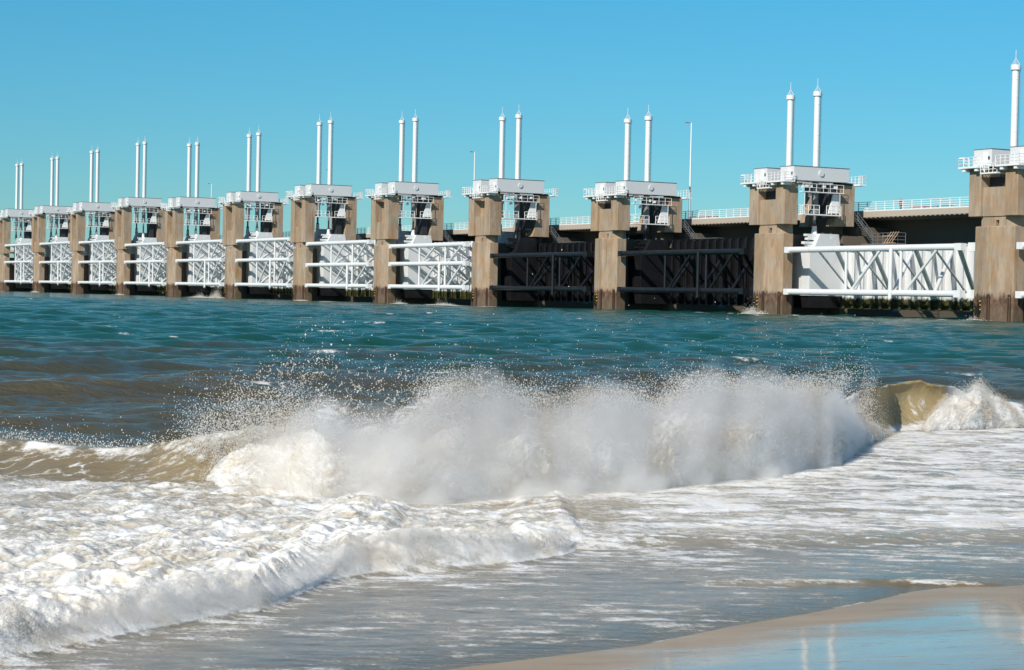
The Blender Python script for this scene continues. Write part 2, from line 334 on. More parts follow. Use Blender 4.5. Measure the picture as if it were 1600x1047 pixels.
# ------------------------------------------------------------------ gates
BC = 3.44
def gate_desc(n, colr):
    if n == 0: return 'white steel sluice gate cut off by the right edge of the photo'
    if n == 1: return 'large near white sluice gate with two long tubes, left of the nearest pier'
    if n == 2: return 'black sluice gate with two tubes, the right one of the two black gates'
    if n == 3: return 'black sluice gate with two tubes, beside the white gates'
    if n == 4: return 'white three-tube sluice gate directly left of the black gates'
    if n == 11: return 'farthest white three-tube sluice gate at the left edge of the photo'
    return 'white three-tube sluice gate, %s to the left of the black gates' % ORD[n - 4]
for n in range(12):
    mids, tt, colr, lt = GATES[n]; o = origin(n)
    L = 45.0 if n == 0 else 45 + S[n] - S[n - 1]
    mt = M['gate_black'] if colr == 'black' else M['gate_white']; wt = mt; lw = M['gate_black'] if colr == 'black' else M['leaf_white']
    g = thing('sluice_gate', gate_desc(n, colr), 'sluice gate', (o[0], o[1], 0), -AL, 'sluice gates between the piers')
    zs = [BC] + list(mids); tz = zs[-1]; x0, x1 = 6.95, L - 3.0; xr = L - 1.35; YB = 10.8
    for z in zs:
        m = MB(); m.tube((x0, 1, z), (x1, 1, z), .43, 18); m.box(x0 - .02, x0 + .9, .52, 1.48, z - .42, z + .42); m.box(x1 - 1.2, x1 + .02, .55, 1.45, z - .45, z + .45)
        if z in (zs[0], tz): m.box(x1 + .02, xr + 1.6, 1.7, 4.6, z - .55, z + .55)
        m.tube((x0 + .5, 1.4, z), (4.8, 4.75, z), .3, 8)
        m.build('chord_tube', wt, g)
    for xa, xb in ((3.4, 7.4), (xr, xr + 4.0)):                     # end posts that slide in the pier slots
        t0, t1 = ((4.9, 7.4) if xa < 5 else (xr, xr + 2.5))
        m = MB(); m.box(xa, xb, 4.75, 10.8, 2.95, tz + .2); m.prism([(5.4, tz + .2), (10.3, tz + .2), (9.9, tt), (6.5, tt)], t0, t1, 'x')
        m.build('end_post', lw, g, 0.03)
    m = MB()                                                        # lifting lug
    m.box(5.9, 6.7, 4.6, 6.4, tt - .35, tt - .05); m.box(5.9, 6.7, 4.9, 6.2, tt - .9, tt - .35); m.box(5.9, 6.7, 4.3, 6.1, tt - 1.5, tt - 1.15); m.prism([(4.3, tt - 1.5), (6.0, tt - 1.5), (6.0, tt - 1.9), (5.2, tt - 1.9)], 6.0, 6.6, 'x')
    m.build('lifting_lug', mt, g)
    m = MB(); m.tube((7.4, 8.6, tt - .55), (7.43, 8.6, tt - .55), .3, 14); m.build('hatch', mt, g)
    m = MB(); m.box(7.4, xr, YB, YB + .25, 1.35, lt); leaf = m.build('gate_leaf', lw, g)
    m = MB(); x = 8.6; z0r = 1.3
    while x < xr - .5:
        m.box(x, x + .18, YB - .75, YB, z0r, lt - .05); m.box(x - .14, x + .32, YB - .85, YB - .75, z0r, lt - .05); x += 2.07
    m.box(7.4, xr, YB - .5, YB - .001, 1.18, 1.32)
    m.build('stiffener_rib', lw, leaf)
    m = MB(); x = 8.6
    while x < xr - .5: m.box(x - .1, x + .28, YB - .75, YB + .4, lt, lt + .18); x += 2.07
    m.build('leaf_teeth', mt, leaf)
    DA, DB = -7.6, -7.9
    for lev, (za, zb) in enumerate(zip(zs[:-1], zs[1:])):
        for xa in (18.2, 26.0, 34.6, L - 3.9):                      # from the upper tube back and down to the leaf
            m = MB(); m.tube((xa, 1, zb), (xa + DA, YB, za), .30, 12); m.build('brace', mt, g)
        for xa in (22.1, 30.5, 38.6):
            m = MB(); m.tube((xa, 1, za), (xa + DB, YB, zb), .27, 12); m.build('brace', mt, g)
        for xa, xb in ((21.4, 28.0), (32.7, 39.3)):
            m = MB(); m.tube((xa, .95, za), (xb, .95, zb), .20, 10); m.build('front_brace', mt, g)
        for xh, rh in ((20.46, .20), (31.9, .22)): m = MB(); m.tube((xh, 1, za), (xh, 1, zb), rh, 10); m.build('hanger', mt, g)
    for za, zb in zip(zs[:-1], zs[1:]):
        for xa in (14.0, 22.4, 30.4, 38.2):                         # slender secondary braces
            m = MB(); m.tube((xa, 1, zb), (xa - 3.6, YB - .9, za + .3), .15, 8); m.build('secondary_brace', mt, g)
    for z in (zs[0], tz):
        for xa in (18.2, 26.0, 34.6): m = MB(); m.tube((xa, 1, z), (xa + DA, YB, z), .24, 10); m.build('cross_brace', mt, g)
    m = MB(); m.tube((30.48, .45, zs[0] - 1.1), (30.48, .45, zs[1]), .27, 12)
    m.tube((30.48, 1.0, zs[0] + .1), (30.48, .4, zs[0] + .1), .3, 8)
    m.build('standpipe', mt, g)
    m = MB(); m.box(3.6, 7.2, 5.0, 10.6, 1.2, 2.95); m.build('skirt', M['gate_black'], g)

# ------------------------------------------------------------------ road bridge behind the barrier
br = thing('road_bridge', 'long concrete road bridge behind the gates with a white railing', 'bridge', (O1[0], O1[1], 0), -AL)
XA, XB, DY, DZ = -560, 140, 16.0, 15.5
m = MB(); m.prism([(DY, DZ - .85), (DY, DZ), (DY + 13, DZ), (DY + 13, DZ - .85), (DY + 7, DZ - 1.15), (DY + 5.2, DZ - 1.15)], XA, XB, 'x')
m.build('deck', M['deck'], br)
m = MB(); x = XA
while x < XB: m.box(x, x + .45, DY + .05, DY + 5, DZ - .95, DZ - .8); x += 1.0
m.build('bracket', M['deck'], br)
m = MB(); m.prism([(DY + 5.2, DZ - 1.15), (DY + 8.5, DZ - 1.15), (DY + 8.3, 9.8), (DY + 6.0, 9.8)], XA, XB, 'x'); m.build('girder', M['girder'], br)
m = MB(); m.box(XA, XB, DY + 3.2, DY + 12, DZ + .004, DZ + .05); m.build('carriageway', M['asphalt'], br)
m = MB()
for k in (1, 2, 3, 4): m.box(XA, XB, DY + .2, DY + .27, DZ + .15 + 1.25 * k / 4 - .035, DZ + .15 + 1.25 * k / 4 + .035)
x = XA
while x < XB: m.box(x, x + .10, DY + .18, DY + .30, DZ, DZ + 1.43); x += 2.0
m.box(XA, XB, DY, DY + .35, DZ, DZ + .16)
m.build('railing', M['white'], br)
def deck_pt(u, y): q = O1 + U * u - V * y; return (q[0], q[1], DZ + .05)
for k, (uu, yy, z, lab) in enumerate(((-92.4, 20, 32.4, 'tallest white street lamp on the bridge, right of the pier between the black gates'),
                                   (-173.1, 20, 31.9, 'white street lamp on the bridge just left of the pier between black and white gates'),
                                   (-249.1, 20, 31.8, 'white street lamp on the bridge half hidden behind the sixth pier\'s cylinders'),
                                   (-334.0, 20, 31.9, 'small far white street lamp on the bridge beside the eighth pier'))):
    p0 = deck_pt(uu, yy); t = thing('street_lamp', lab, 'street lamp', p0, -AL, 'street lamps along the bridge')
    m = MB(); m.tube((0, 0, 0), (0, 0, z - p0[2]), .19, 10, .11); m.tube((0, 0, 0), (0, 0, .9), .24, 10); m.build('pole', M['white'], t)
    h = z - p0[2]; m = MB(); m.tube((0, 0, h - .05), (-.4, -.6, h + .03), .07, 6); m.box(-.85, -.15, -.8, -.5, h - .04, h + .10); m.build('lamp_head', M['steel'], t)

# person on the bridge footpath: one skinned body
def skin_body(name, pts, edges, rad, mat, loc, rz, sub=2):
    me = bpy.data.meshes.new(name); me.from_pydata(pts, edges, []); me.materials.append(mat)
    o = bpy.data.objects.new(name, me); COL.objects.link(o); o.location = loc; o.rotation_euler = (0, 0, rz)
    o.modifiers.new('skin', 'SKIN'); bpy.context.view_layer.objects.active = o
    if not me.skin_vertices: bpy.ops.mesh.customdata_skin_add()
    for i, r in enumerate(rad): me.skin_vertices[0].data[i].radius = r; me.skin_vertices[0].data[i].use_root = (i == 0)
    sm = o.modifiers.new('sub', 'SUBSURF'); sm.levels = sub; sm.render_levels = sub
    return o
pl = deck_pt(-33.8, 17.4)
pts = [(0, 0, .95), (0, 0, 1.2), (0, .0, 1.42), (0, 0, 1.52), (0, -.02, 1.62), (0, -.02, 1.74),
       (-.2, 0, 1.40), (-.27, -.03, 1.12), (-.25, -.14, .9), (.2, 0, 1.40), (.27, -.03, 1.12), (.25, -.14, .9),
       (-.1, 0, .88), (-.11, -.02, .5), (-.11, .02, .08), (-.11, -.13, .04), (.1, 0, .88), (.11, .05, .5), (.11, .1, .08), (.11, -.05, .04)]
eds = [(0, 1), (1, 2), (2, 3), (3, 4), (4, 5), (2, 6), (6, 7), (7, 8), (2, 9), (9, 10), (10, 11), (0, 12), (12, 13), (13, 14), (14, 15), (0, 16), (16, 17), (17, 18), (18, 19)]
rad = [(.17, .12), (.16, .11), (.17, .11), (.055, .055), (.085, .095), (.07, .08), (.07, .07), (.05, .05), (.035, .035), (.07, .07), (.05, .05), (.035, .035), (.1, .1), (.07, .07), (.05, .05), (.045, .04), (.1, .1), (.07, .07), (.05, .05), (.045, .04)]
pe = skin_body('person', pts, eds, rad, M['skin'], pl, -AL)
tag(pe, 'person in a red jacket and dark trousers on the bridge behind the white railing', 'person')
jk = skin_body('jacket', [(0, 0, .93), (0, 0, 1.2), (0, 0, 1.43), (-.2, 0, 1.41), (-.27, -.03, 1.12), (-.255, -.12, .94), (.2, 0, 1.41), (.27, -.03, 1.12), (.255, -.12, .94)],
               [(0, 1), (1, 2), (2, 3), (3, 4), (4, 5), (2, 6), (6, 7), (7, 8)], [(.20, .15), (.19, .14), (.19, .13), (.09, .09), (.07, .07), (.055, .055), (.09, .09), (.07, .07), (.055, .055)], M['jacket'], (0, 0, 0), 0)
jk.parent = pe
tr = skin_body('trousers', [(0, 0, .95), (-.1, 0, .86), (-.11, -.02, .5), (-.11, .02, .12), (.1, 0, .86), (.11, .05, .5), (.11, .1, .12)], [(0, 1), (1, 2), (2, 3), (0, 4), (4, 5), (5, 6)],
               [(.18, .14), (.12, .12), (.09, .09), (.075, .075), (.12, .12), (.09, .09), (.075, .075)], M['trousers'], (0, 0, 0), 0)
tr.parent = pe
hr = skin_body('hair', [(0, .02, 1.68), (0, 0, 1.76)], [(0, 1)], [(.09, .09), (.075, .085)], M['hair'], (0, 0, 0), 0); hr.parent = pe
m = MB(); m.box(0, 9, 0, .12, .45, .62)
for k in range(4): m.box(.3 + 2.7 * k, .42 + 2.7 * k, .12, .2, 0, .62)
q = deck_pt(-33.2, 18.6); b = m.build('guard_rail', M['red']); b.location = q; b.rotation_euler = (0, 0, -AL)
tag(b, 'short red guard rail on the bridge right of the person', 'guard rail', 'red guard rails')
b2 = b.copy(); COL.objects.link(b2); b2.location = deck_pt(-90.5, 18.6); b2['label'] = 'short red guard rail on the bridge beside the nearest street lamp'
m = MB()
for k in range(4): m.tube((k * .55, 0, 0), (k * .55 + 1.3, .2, 1.55), .06, 6)
m.box(-.3, 2.4, -.1, .1, -.06, 0); m.box(-.6, 1.6, .05, .15, .95, 1.03)
oo = origin(1); q = oo + U * 12.6 - V * 14.0; b = m.build('timber_rack', M['wood']); b.location = (q[0], q[1], 10.75); b.rotation_euler = (0, 0, -AL)
tag(b, 'slanted pale timber poles behind the top of the near white gate', 'timber')
#SEA_PART
# ------------------------------------------------------------------ noise for the water surface
rng = np.random.default_rng(7)
def _hash(ix, iy, seed):
    h = (ix.astype(np.int64) * 374761393 + iy.astype(np.int64) * 668265263 + seed * 974634533) & 0x7fffffff
    h = ((h ^ (h >> 13)) * 1274126177) & 0x7fffffff
    return (h ^ (h >> 16)) & 255
_ga = np.arange(256) * (2 * np.pi / 256) ; _gx = np.cos(_ga).astype(np.float32); _gy = np.sin(_ga).astype(np.float32)
def perlin(x, y, seed=0):
    x0 = np.floor(x); y0 = np.floor(y); fx = (x - x0).astype(np.float32); fy = (y - y0).astype(np.float32)
    ix = x0.astype(np.int64); iy = y0.astype(np.int64)
    def d(ox, oy):
        h = _hash(ix + ox, iy + oy, seed); return _gx[h] * (fx - ox) + _gy[h] * (fy - oy)
    u = fx * fx * fx * (fx * (fx * 6 - 15) + 10); v = fy * fy * fy * (fy * (fy * 6 - 15) + 10)
    a = d(0, 0); b = d(1, 0); c = d(0, 1); e = d(1, 1)
    return 1.5 * ((a + (b - a) * u) + ((c + (e - c) * u) - (a + (b - a) * u)) * v)
def fbm(x, y, octv=4, seed=0, gain=0.5, billow=False):
    t = 0; amp = 1.0; nrm = 0
    for k in range(octv):
        p = perlin(x * 2 ** k + 17.3 * k, y * 2 ** k - 9.1 * k, seed + k)
        t = t + amp * ((np.abs(p) * 2 - 0.6) if billow else p); nrm += amp; amp *= gain
    return t / nrm
def ss(x, a, b):
    t = np.clip((x - a) / (b - a), 0, 1); return t * t * (3 - 2 * t)
def grid_object(name, X, Y, Z, attrs, mat, flip=False):
    nr, nc = X.shape; me = bpy.data.meshes.new(name); nv = nr * nc
    co = np.empty((nv, 3), np.float32); co[:, 0] = X.ravel(); co[:, 1] = Y.ravel(); co[:, 2] = Z.ravel()
    i = (np.arange(nr - 1)[:, None] * nc + np.arange(nc - 1)[None, :]).ravel()
    q = np.stack([i, i + 1, i + nc + 1, i + nc], 1).astype(np.int32)
    if flip: q = q[:, ::-1].copy()
    me.vertices.add(nv); me.vertices.foreach_set('co', co.ravel())
    me.loops.add(q.size); me.loops.foreach_set('vertex_index', q.ravel())
    me.polygons.add(len(q)); me.polygons.foreach_set('loop_start', np.arange(0, q.size, 4, dtype=np.int32))
    me.polygons.foreach_set('use_smooth', np.ones(len(q), bool)); me.update(calc_edges=True)
    for k, a in attrs.items():
        at = me.attributes.new(k, 'FLOAT', 'POINT'); at.data.foreach_set('value', np.ascontiguousarray(a.ravel(), np.float32))
    me.materials.append(mat); o = bpy.data.objects.new(name, me); COL.objects.link(o); return o
def pl_interp(pts):
    a = np.array(pts, float); return lambda x: np.interp(x, a[:, 0], a[:, 1])
SHORE = pl_interp([(-40, 3), (-3, 8.2), (-.65, 9.9), (-.19, 10.3), (.79, 11.05), (1.41, 11.78), (1.93, 12.29), (2.46, 12.87), (2.85, 13.37), (3.28, 13.7), (3.73, 13.85), (6, 14.9), (12, 18), (60, 40)])
TOE = pl_interp([(-60, 22), (-8, 21.2), (-5.35, 20.2), (-4.55, 19.68), (-3.84, 19.37), (-3.13, 19.01), (-2.47, 18.75), (-1.76, 18.1), (-1.05, 18.13), (.03, 19.03), (1.38, 20.25), (2.97, 22.04), (3.9, 23.6), (5.03, 27.0), (6.09, 30.2), (7.25, 31.01), (8.43, 31.97), (12, 35), (60, 60)])
AMP = pl_interp([(-60, .3), (-6, .30), (-5, .28), (-4.2, .26), (-3.7, .34), (-3.2, .46), (-2.6, .55), (-1.5, .55), (1, .6), (3, .62), (4.5, .66), (5.3, .70), (5.9, .72), (6.4, .76), (6.8, .76), (7.1, .70), (7.6, .55), (8.5, .32), (10, .3), (60, .2)])
T2 = pl_interp([(-20, 2), (-4, 8.6), (-2.69, 10.24), (-2.46, 10.69), (-2.19, 11.13), (-1.8, 11.65), (-1.55, 12.0), (-1.42, 12.5), (-1.25, 13.2), (-.98, 13.65), (-.43, 13.99), (.04, 14.29), (.43, 14.88), (.55, 15.3), (1.58, 15.43), (4.37, 16.28), (8, 17.5), (60, 40)])
A2 = pl_interp([(-20, .2), (-3, .23), (-1.9, .21), (-1.4, .21), (-1.0, .27), (-.5, .24), (.1, .20), (.45, .12), (.8, .06), (2, .05), (8, .04), (60, .02)])

# ------------------------------------------------------------------ sea and beach materials
def sea_mat():
    m, nt, nd, lk, b = new_mat('sea_water')
    def attr(nm):
        a = nd.new('ShaderNodeAttribute'); a.attribute_name = nm; return a.outputs['Fac']
    foam, silt, milk = attr('foam'), attr('silt'), attr('milk')
    sn = math_n(nt, 'ADD', silt, math_n(nt, 'MULTIPLY', math_n(nt, 'SUBTRACT', noise(nt, 0.10, 4, 0.6, mapscale=(.5, 1, 1)), 0.5), 0.35))
    water = ramp(nt, math_n(nt, 'MULTIPLY', sn, 0.88), [(0.0, (0.002, 0.070, 0.052)), (0.36, (0.010, 0.070, 0.050)), (0.55, (0.046, 0.054, 0.034)), (0.75, (0.095, 0.080, 0.048)), (0.88, (0.21, 0.16, 0.085)), (1.0, (0.36, 0.275, 0.14))])
    fn = noise(nt, 9.0, 6, 0.62, mapscale=(1, 1.5, 1)); fn2 = noise(nt, 34.0, 4, 0.6)
    det = math_n(nt, 'ADD', math_n(nt, 'MULTIPLY', math_n(nt, 'SUBTRACT', fn, 0.5), 0.9), math_n(nt, 'MULTIPLY', math_n(nt, 'SUBTRACT', fn2, 0.5), 0.45))
    gate = maprange(nt, foam, 0.02, 0.22)
    f = math_n(nt, 'ADD', foam, math_n(nt, 'MULTIPLY', det, gate))
    fm = maprange(nt, f, 0.34, 0.74)
    c = mixc(nt, math_n(nt, 'MULTIPLY', milk, 0.85), water, (0.56, 0.515, 0.44))
    foamc = ramp(nt, noise(nt, 2.4, 5, 0.6), [(0.34, (0.64, 0.575, 0.475)), (0.47, (0.74, 0.715, 0.665)), (0.62, (0.81, 0.805, 0.79))])
    c = mixc(nt, fm, c, foamc)
    lk.new(c, b.inputs['Base Color']); b.inputs['IOR'].default_value = 1.33
    lk.new(math_n(nt, 'ADD', math_n(nt, 'MULTIPLY', fm, 0.5), 0.12), b.inputs['Roughness'])
    lk.new(math_n(nt, 'MULTIPLY', math_n(nt, 'MAXIMUM', fm, milk), 0.7), b.inputs['Subsurface Weight']); b.inputs['Subsurface Radius'].default_value = (.07, .062, .05); b.inputs['Subsurface Scale'].default_value = 1.0
    lk.new(math_n(nt, 'SUBTRACT', 0.27, math_n(nt, 'MULTIPLY', fm, 0.2)), b.inputs['Specular IOR Level'])
    rp = noise(nt, 3.0, 6, 0.62, mapscale=(0.8, 1.7, 1)); rp2 = noise(nt, 13.0, 4, 0.6, mapscale=(0.7, 1.6, 1))
    hh = math_n(nt, 'ADD', math_n(nt, 'MULTIPLY', rp, 0.10), math_n(nt, 'MULTIPLY', rp2, 0.030))
    hh = math_n(nt, 'MULTIPLY', hh, attr('rough'))
    hh = math_n(nt, 'ADD', hh, math_n(nt, 'MULTIPLY', math_n(nt, 'MULTIPLY', math_n(nt, 'ADD', fn, fn2), fm), 0.012))
    bump(nt, hh, 1.0, 1.0, b)
    return m
def sand_mat():
    m, nt, nd, lk, b = new_mat('wet_sand')
    n1 = noise(nt, 1.1, 5, 0.6, mapscale=(0.5, 1.6, 1)); n2 = noise(nt, 60, 3, 0.6)
    c = ramp(nt, n1, [(0.3, (0.35, 0.235, 0.135)), (0.55, (0.45, 0.32, 0.19)), (0.75, (0.52, 0.385, 0.24))])
    c = mixc(nt, math_n(nt, 'MULTIPLY', n2, 0.3), c, (0.10, 0.075, 0.05))
    wa = nd.new('ShaderNodeAttribute'); wa.attribute_name = 'inland'
    film = maprange(nt, math_n(nt, 'ADD', noise(nt, 1.1, 6, 0.62, mapscale=(0.45, 1.3, 1)), math_n(nt, 'MULTIPLY', math_n(nt, 'SUBTRACT', wa.outputs['Fac'], 0.5), 0.34)), 0.30, 0.76)
    dash = maprange(nt, noise(nt, 15, 4, 0.6, mapscale=(0.22, 1.6, 1)), 0.60, 0.68)
    c = mixc(nt, math_n(nt, 'MULTIPLY', dash, 0.55), c, (0.17, 0.12, 0.085)); film = math_n(nt, 'MULTIPLY', film, math_n(nt, 'SUBTRACT', 1.0, math_n(nt, 'MULTIPLY', dash, 0.8)))
    lk.new(c, b.inputs['Base Color']); b.inputs['IOR'].default_value = 1.33; b.inputs['Specular IOR Level'].default_value = 0.35
    lk.new(math_n(nt, 'SUBTRACT', 0.40, math_n(nt, 'MULTIPLY', film, 0.28)), b.inputs['Roughness'])
    lk.new(math_n(nt, 'MULTIPLY', film, 0.8), b.inputs['Coat Weight']); b.inputs['Coat IOR'].default_value = 1.33; b.inputs['Coat Roughness'].default_value = 0.06
    speck = maprange(nt, noise(nt, 22, 3, 0.5, mapscale=(0.35, 1.8, 1)), 0.66, 0.74)
    bump(nt, math_n(nt, 'ADD', math_n(nt, 'MULTIPLY', n1, 0.006), math_n(nt, 'MULTIPLY', speck, 0.004)), 0.5, 1.0, b)
    return m
def foam_mat(name, trans=0.5, sss=0.0):
    m, nt, nd, lk, b = new_mat(name)
    c = ramp(nt, noise(nt, 1.7, 5, 0.6), [(0.34, (0.80, 0.71, 0.58)), (0.48, (0.88, 0.85, 0.80)), (0.66, (0.94, 0.94, 0.935))] if trans > .3 else [(0.36, (0.66, 0.57, 0.45)), (0.47, (0.78, 0.74, 0.68)), (0.62, (0.85, 0.845, 0.835))])
    lk.new(c, b.inputs['Base Color']); b.inputs['Roughness'].default_value = 0.6; b.inputs['Specular IOR Level'].default_value = 0.1
    if sss: b.inputs['Subsurface Weight'].default_value = sss; b.inputs['Subsurface Radius'].default_value = (.12, .116, .108); b.inputs['Subsurface Scale'].default_value = 1.0
    tr = nd.new('ShaderNodeBsdfTranslucent'); lk.new(c, tr.inputs[0])
    if trans > .3:                                                  # drops in a cloud scatter light like the cloud's sunny side, not like separate faceted balls
        gn = nd.new('ShaderNodeNewGeometry'); vm = nd.new('ShaderNodeVectorMath'); vm.operation = 'MULTIPLY_ADD'
        lk.new(gn.outputs['Normal'], vm.inputs[0]); vm.inputs[1].default_value = (.5, .5, .5); vm.inputs[2].default_value = (-.42, -.55, .75)
        vn = nd.new('ShaderNodeVectorMath'); vn.operation = 'NORMALIZE'; lk.new(vm.outputs[0], vn.inputs[0]); lk.new(vn.outputs[0], b.inputs['Normal'])
    mx = nd.new('ShaderNodeMixShader'); mx.inputs[0].default_value = trans
    lk.new(b.outputs[0], mx.inputs[1]); lk.new(tr.outputs[0], mx.inputs[2]); lk.new(mx.outputs[0], nd['Material Output'].inputs['Surface'])
    return m
SEA = sea_mat(); SAND = sand_mat(); FOAM = foam_mat('spray_drops', 0.42); BULK = foam_mat('sea_foam', 0.15, 0.9)

# ------------------------------------------------------------------ the sea: one sheet from the beach to the horizon
ys = [8.0]
while ys[-1] < 36: ys.append(ys[-1] + 0.022 + max(0, ys[-1] - 14) * 0.0012)
while ys[-1] < 330: ys.append(ys[-1] * 1.0030)
while ys[-1] < 9000: ys.append(ys[-1] * 1.06)
tx = np.concatenate([-np.geomspace(4, .325, 22), np.linspace(-.318, .318, 1000), np.geomspace(.325, 4, 22)])
YY = np.repeat(np.array(ys)[:, None], len(tx), 1); XX = YY * tx[None, :]
dY = np.gradient(np.array(ys))[:, None] * np.ones_like(XX)
toe = TOE(XX); t2 = T2(XX); amp = sum(AMP(XX + q) * w for q, w in ((-.5, .1), (-.3, .2), (-.1, .2), (.1, .2), (.3, .2), (.5, .1))); a2 = A2(XX); sh = SHORE(XX)
Z = np.zeros_like(XX)
chop = np.zeros_like(XX)
for k in range(46):
    lam = 0.40 * (9 / 0.40) ** (k / 45) * rng.uniform(.9, 1.1); th = rng.normal(0, .55) - 0.25
    kx, ky = math.sin(th) * 2 * math.pi / lam, math.cos(th) * 2 * math.pi / lam
    fade = np.clip(lam / (2.6 * dY) - 1, 0, 1)
    ph = kx * XX + ky * YY + rng.uniform(0, 6.28) + 0.8 * perlin(XX / (lam * 4), YY / (lam * 4), 100 + k)
    s_ = np.sin(ph)
    chop += fade * lam * 0.0060 * (1.6 - 1.0 * k / 45) * (s_ + 0.35 * s_ * s_)
dmain = YY - toe
off = ss(dmain, .6, 7)                                               # 1 out at sea, 0 in the surf
Z += chop * (0.10 + 0.90 * off) * ss(YY - sh, 0.2, 6)
# broad swell backs behind the breaker
sw = np.sin((YY - 0.35 * XX) * 2 * math.pi / 13 + 1.4 * fbm(XX / 16, YY / 16, 2, 40)) * (0.6 + 0.8 * perlin(XX / 14, YY / 20, 44))
Z += 0.055 * np.clip(sw, -.5, 2) * ss(dmain, 3, 10) * (1 - ss(YY, 75, 200))
# the main breaker: steep face towards the beach, long back
w1 = 0.16 * fbm(XX * .9, YY * .3, 3, 3)
d = dmain + w1
face = np.where(XX < -3, 1.5, np.where(XX > 5, 1.4, .9)); face = .9 + .25 * ss(XX, 4.6, 5.6)
rise = ss(d, 0, 1) * 0 + np.clip(d / face, 0, 1) ** 1.35
back = np.exp(-np.clip(d - face, 0, None) / 2.4)
prof = np.where(d < face, rise, back * (1 + 0.0 * d))
main = amp * np.where(d < 0, 0, prof)
rg = perlin(XX * 1.4, YY * 2.5, 8) * 0.05 + 0.035 * fbm(XX * 3.5, YY * 7, 3, 9)
Z += main * (1 + 1.0 * rg)
# trough and drawn-up slope at the left, in front of the crest
lft = 1 - ss(XX, -3.2, -2.2)
Z += lft * 0.05 * ss(dmain, -4.5, -.5) * (1 - ss(dmain, -.5, .6)) * (0.8 + .6 * perlin(XX * .9, YY * .8, 12))
# broken bores running up the beach
slope2 = (T2(XX + .08) - T2(XX - .08)) / .16
d2 = (YY - t2 + 0.10 * fbm(XX * 1.3, YY * .8, 3, 21)) / np.sqrt(1 + slope2 ** 2)
fr = ss(d2, -.12, .45); bk = np.exp(-np.clip(d2 - .3, 0, None) / (3.2 - 2.1 * ss(XX, -1.9, -.7)))
bore = a2 * fr * bk
# turbulence
turb = fbm(XX * 1.5 + .3 * perlin(XX, YY, 29), YY * 2.2, 3, 31, .40, True)
lump = fbm(XX * 4.6, YY * 5.4, 3, 36, .45, True)
surf = ss((YY - t2) / (1 + 2.2 * ss(XX, .2, 1.4)), -.15, .5) * (1 - ss(dmain, -.4, .3))
leftsurf = surf * (1 - ss(XX, -.2, 1.2))
Z += bore * (1 + 0.22 * turb) + bore * lump * .13
Z += surf * (0.018 * turb + 0.008 * lump) + leftsurf * (0.024 * turb + 0.005 * lump) * ss(YY - t2, 0, .8)
# a thin wavelet of foam near the beach
d3 = YY - (13.45 + .12 * np.clip(XX, 0, 9) + .10 * perlin(XX * 1.3, XX * 0, 51)); w3 = ss(XX, .9, 1.7) * (1 - ss(XX, 3.2, 3.9))
Z += w3 * .030 * np.where(d3 < 0, np.exp(-(d3 / .05) ** 2), np.exp(-d3 / .22)) * (1 + .5 * lump)
ripple = fbm(XX * 5, YY * 11, 4, 61)
Z += 0.006 * ripple * (1 - surf) * (1 - off) * ss(YY - sh, .1, 1.0)
Z -= 0.004 * (1 - ss(YY - sh, 0, .6))

# foam cover
pn = fbm(XX * 1.15, YY * 1.9, 6, 71, .6); pn2 = fbm(XX * .55, YY * .8, 3, 77); st = fbm(XX * 2.2, YY * 7.0, 5, 81, .6)
foam = np.zeros_like(XX); milk = np.zeros_like(XX)
rt = ss(XX, .3, 1.6)
st2 = fbm(XX * 1.3, YY * 2.8, 6, 86, .64)
cover = 0.45 + .24 * rt + .55 * pn * (1 - .5 * rt) + (.25 + .6 * rt) * st2 + .25 * pn2
foam = np.maximum(foam, surf * np.clip(cover + .10 * (1 - ss(XX, -1, 1)) - 0.04, 0, 1))
film = ss(YY - sh, -.4, .5) * (1 - ss(YY - t2, -.2, .4))
foam = np.maximum(foam, film * np.clip(.34 + .6 * st + .4 * pn2 + .16 * ss(YY - t2, -1.6, 0), 0, 1))
foam = np.maximum(foam, ss(d2, -.16, -.04) * ss(bore / np.maximum(a2, .01), .0, .12) * (1 - .85 * ss(XX, .5, 1.5) * (.6 - st)) * np.clip(.80 + .4 * lump + .35 * pn - .25 * ss(d2, .4, 1.2), 0, 1))
foam = np.maximum(foam, w3 * (np.exp(-(np.clip(d3, 0, 9) / .30) ** 2) * ss(d3, -.10, -.02)) * np.clip(.60 + .7 * pn + .5 * st, 0, 1))
edge = np.exp(-((YY - sh - .10) / .10) ** 2)
foam = np.maximum(foam, edge * np.clip(.30 + .7 * pn, 0, 1))
# crest foam of the main wave, lacing on its face
crest = np.exp(-((d - face) / .34) ** 2) * ss(XX, -60, -50) * (1 - ss(XX, 5.0, 5.6))
lface = 1 - ss(XX, -3.1, -2.6)
foam = np.maximum(foam, crest * np.clip(.60 + .75 * fbm(XX * 1.7, YY * 2, 4, 91) + .12 * perlin(XX * .8, 0 * XX, 95), 0, 1))
lace = 1 - np.abs(fbm(XX * 1.6, YY * 2.6, 3, 97)) * 5.0
foam = np.maximum(foam, (lface * ss(d, -2.5, .2) * (1 - ss(d, face * .95, face * 1.1)) * np.clip(lace, 0, 1) * .62))
broken = ss(XX, -2.85, -2.5) * (1 - ss(XX, 4.2, 5.2)) * ss(d, -.3, .2) * (1 - ss(d, face + .2, face + 1.6))
foam = np.maximum(foam, broken * np.clip(.75 + .5 * pn, 0, 1))
puff = ss(XX, 6.9, 7.4) * (1 - ss(XX, 8.6, 9.2)) * ss(d, -.4, 0) * (1 - ss(d, 1.5, 2.2)); foam = np.maximum(foam, puff * .9)
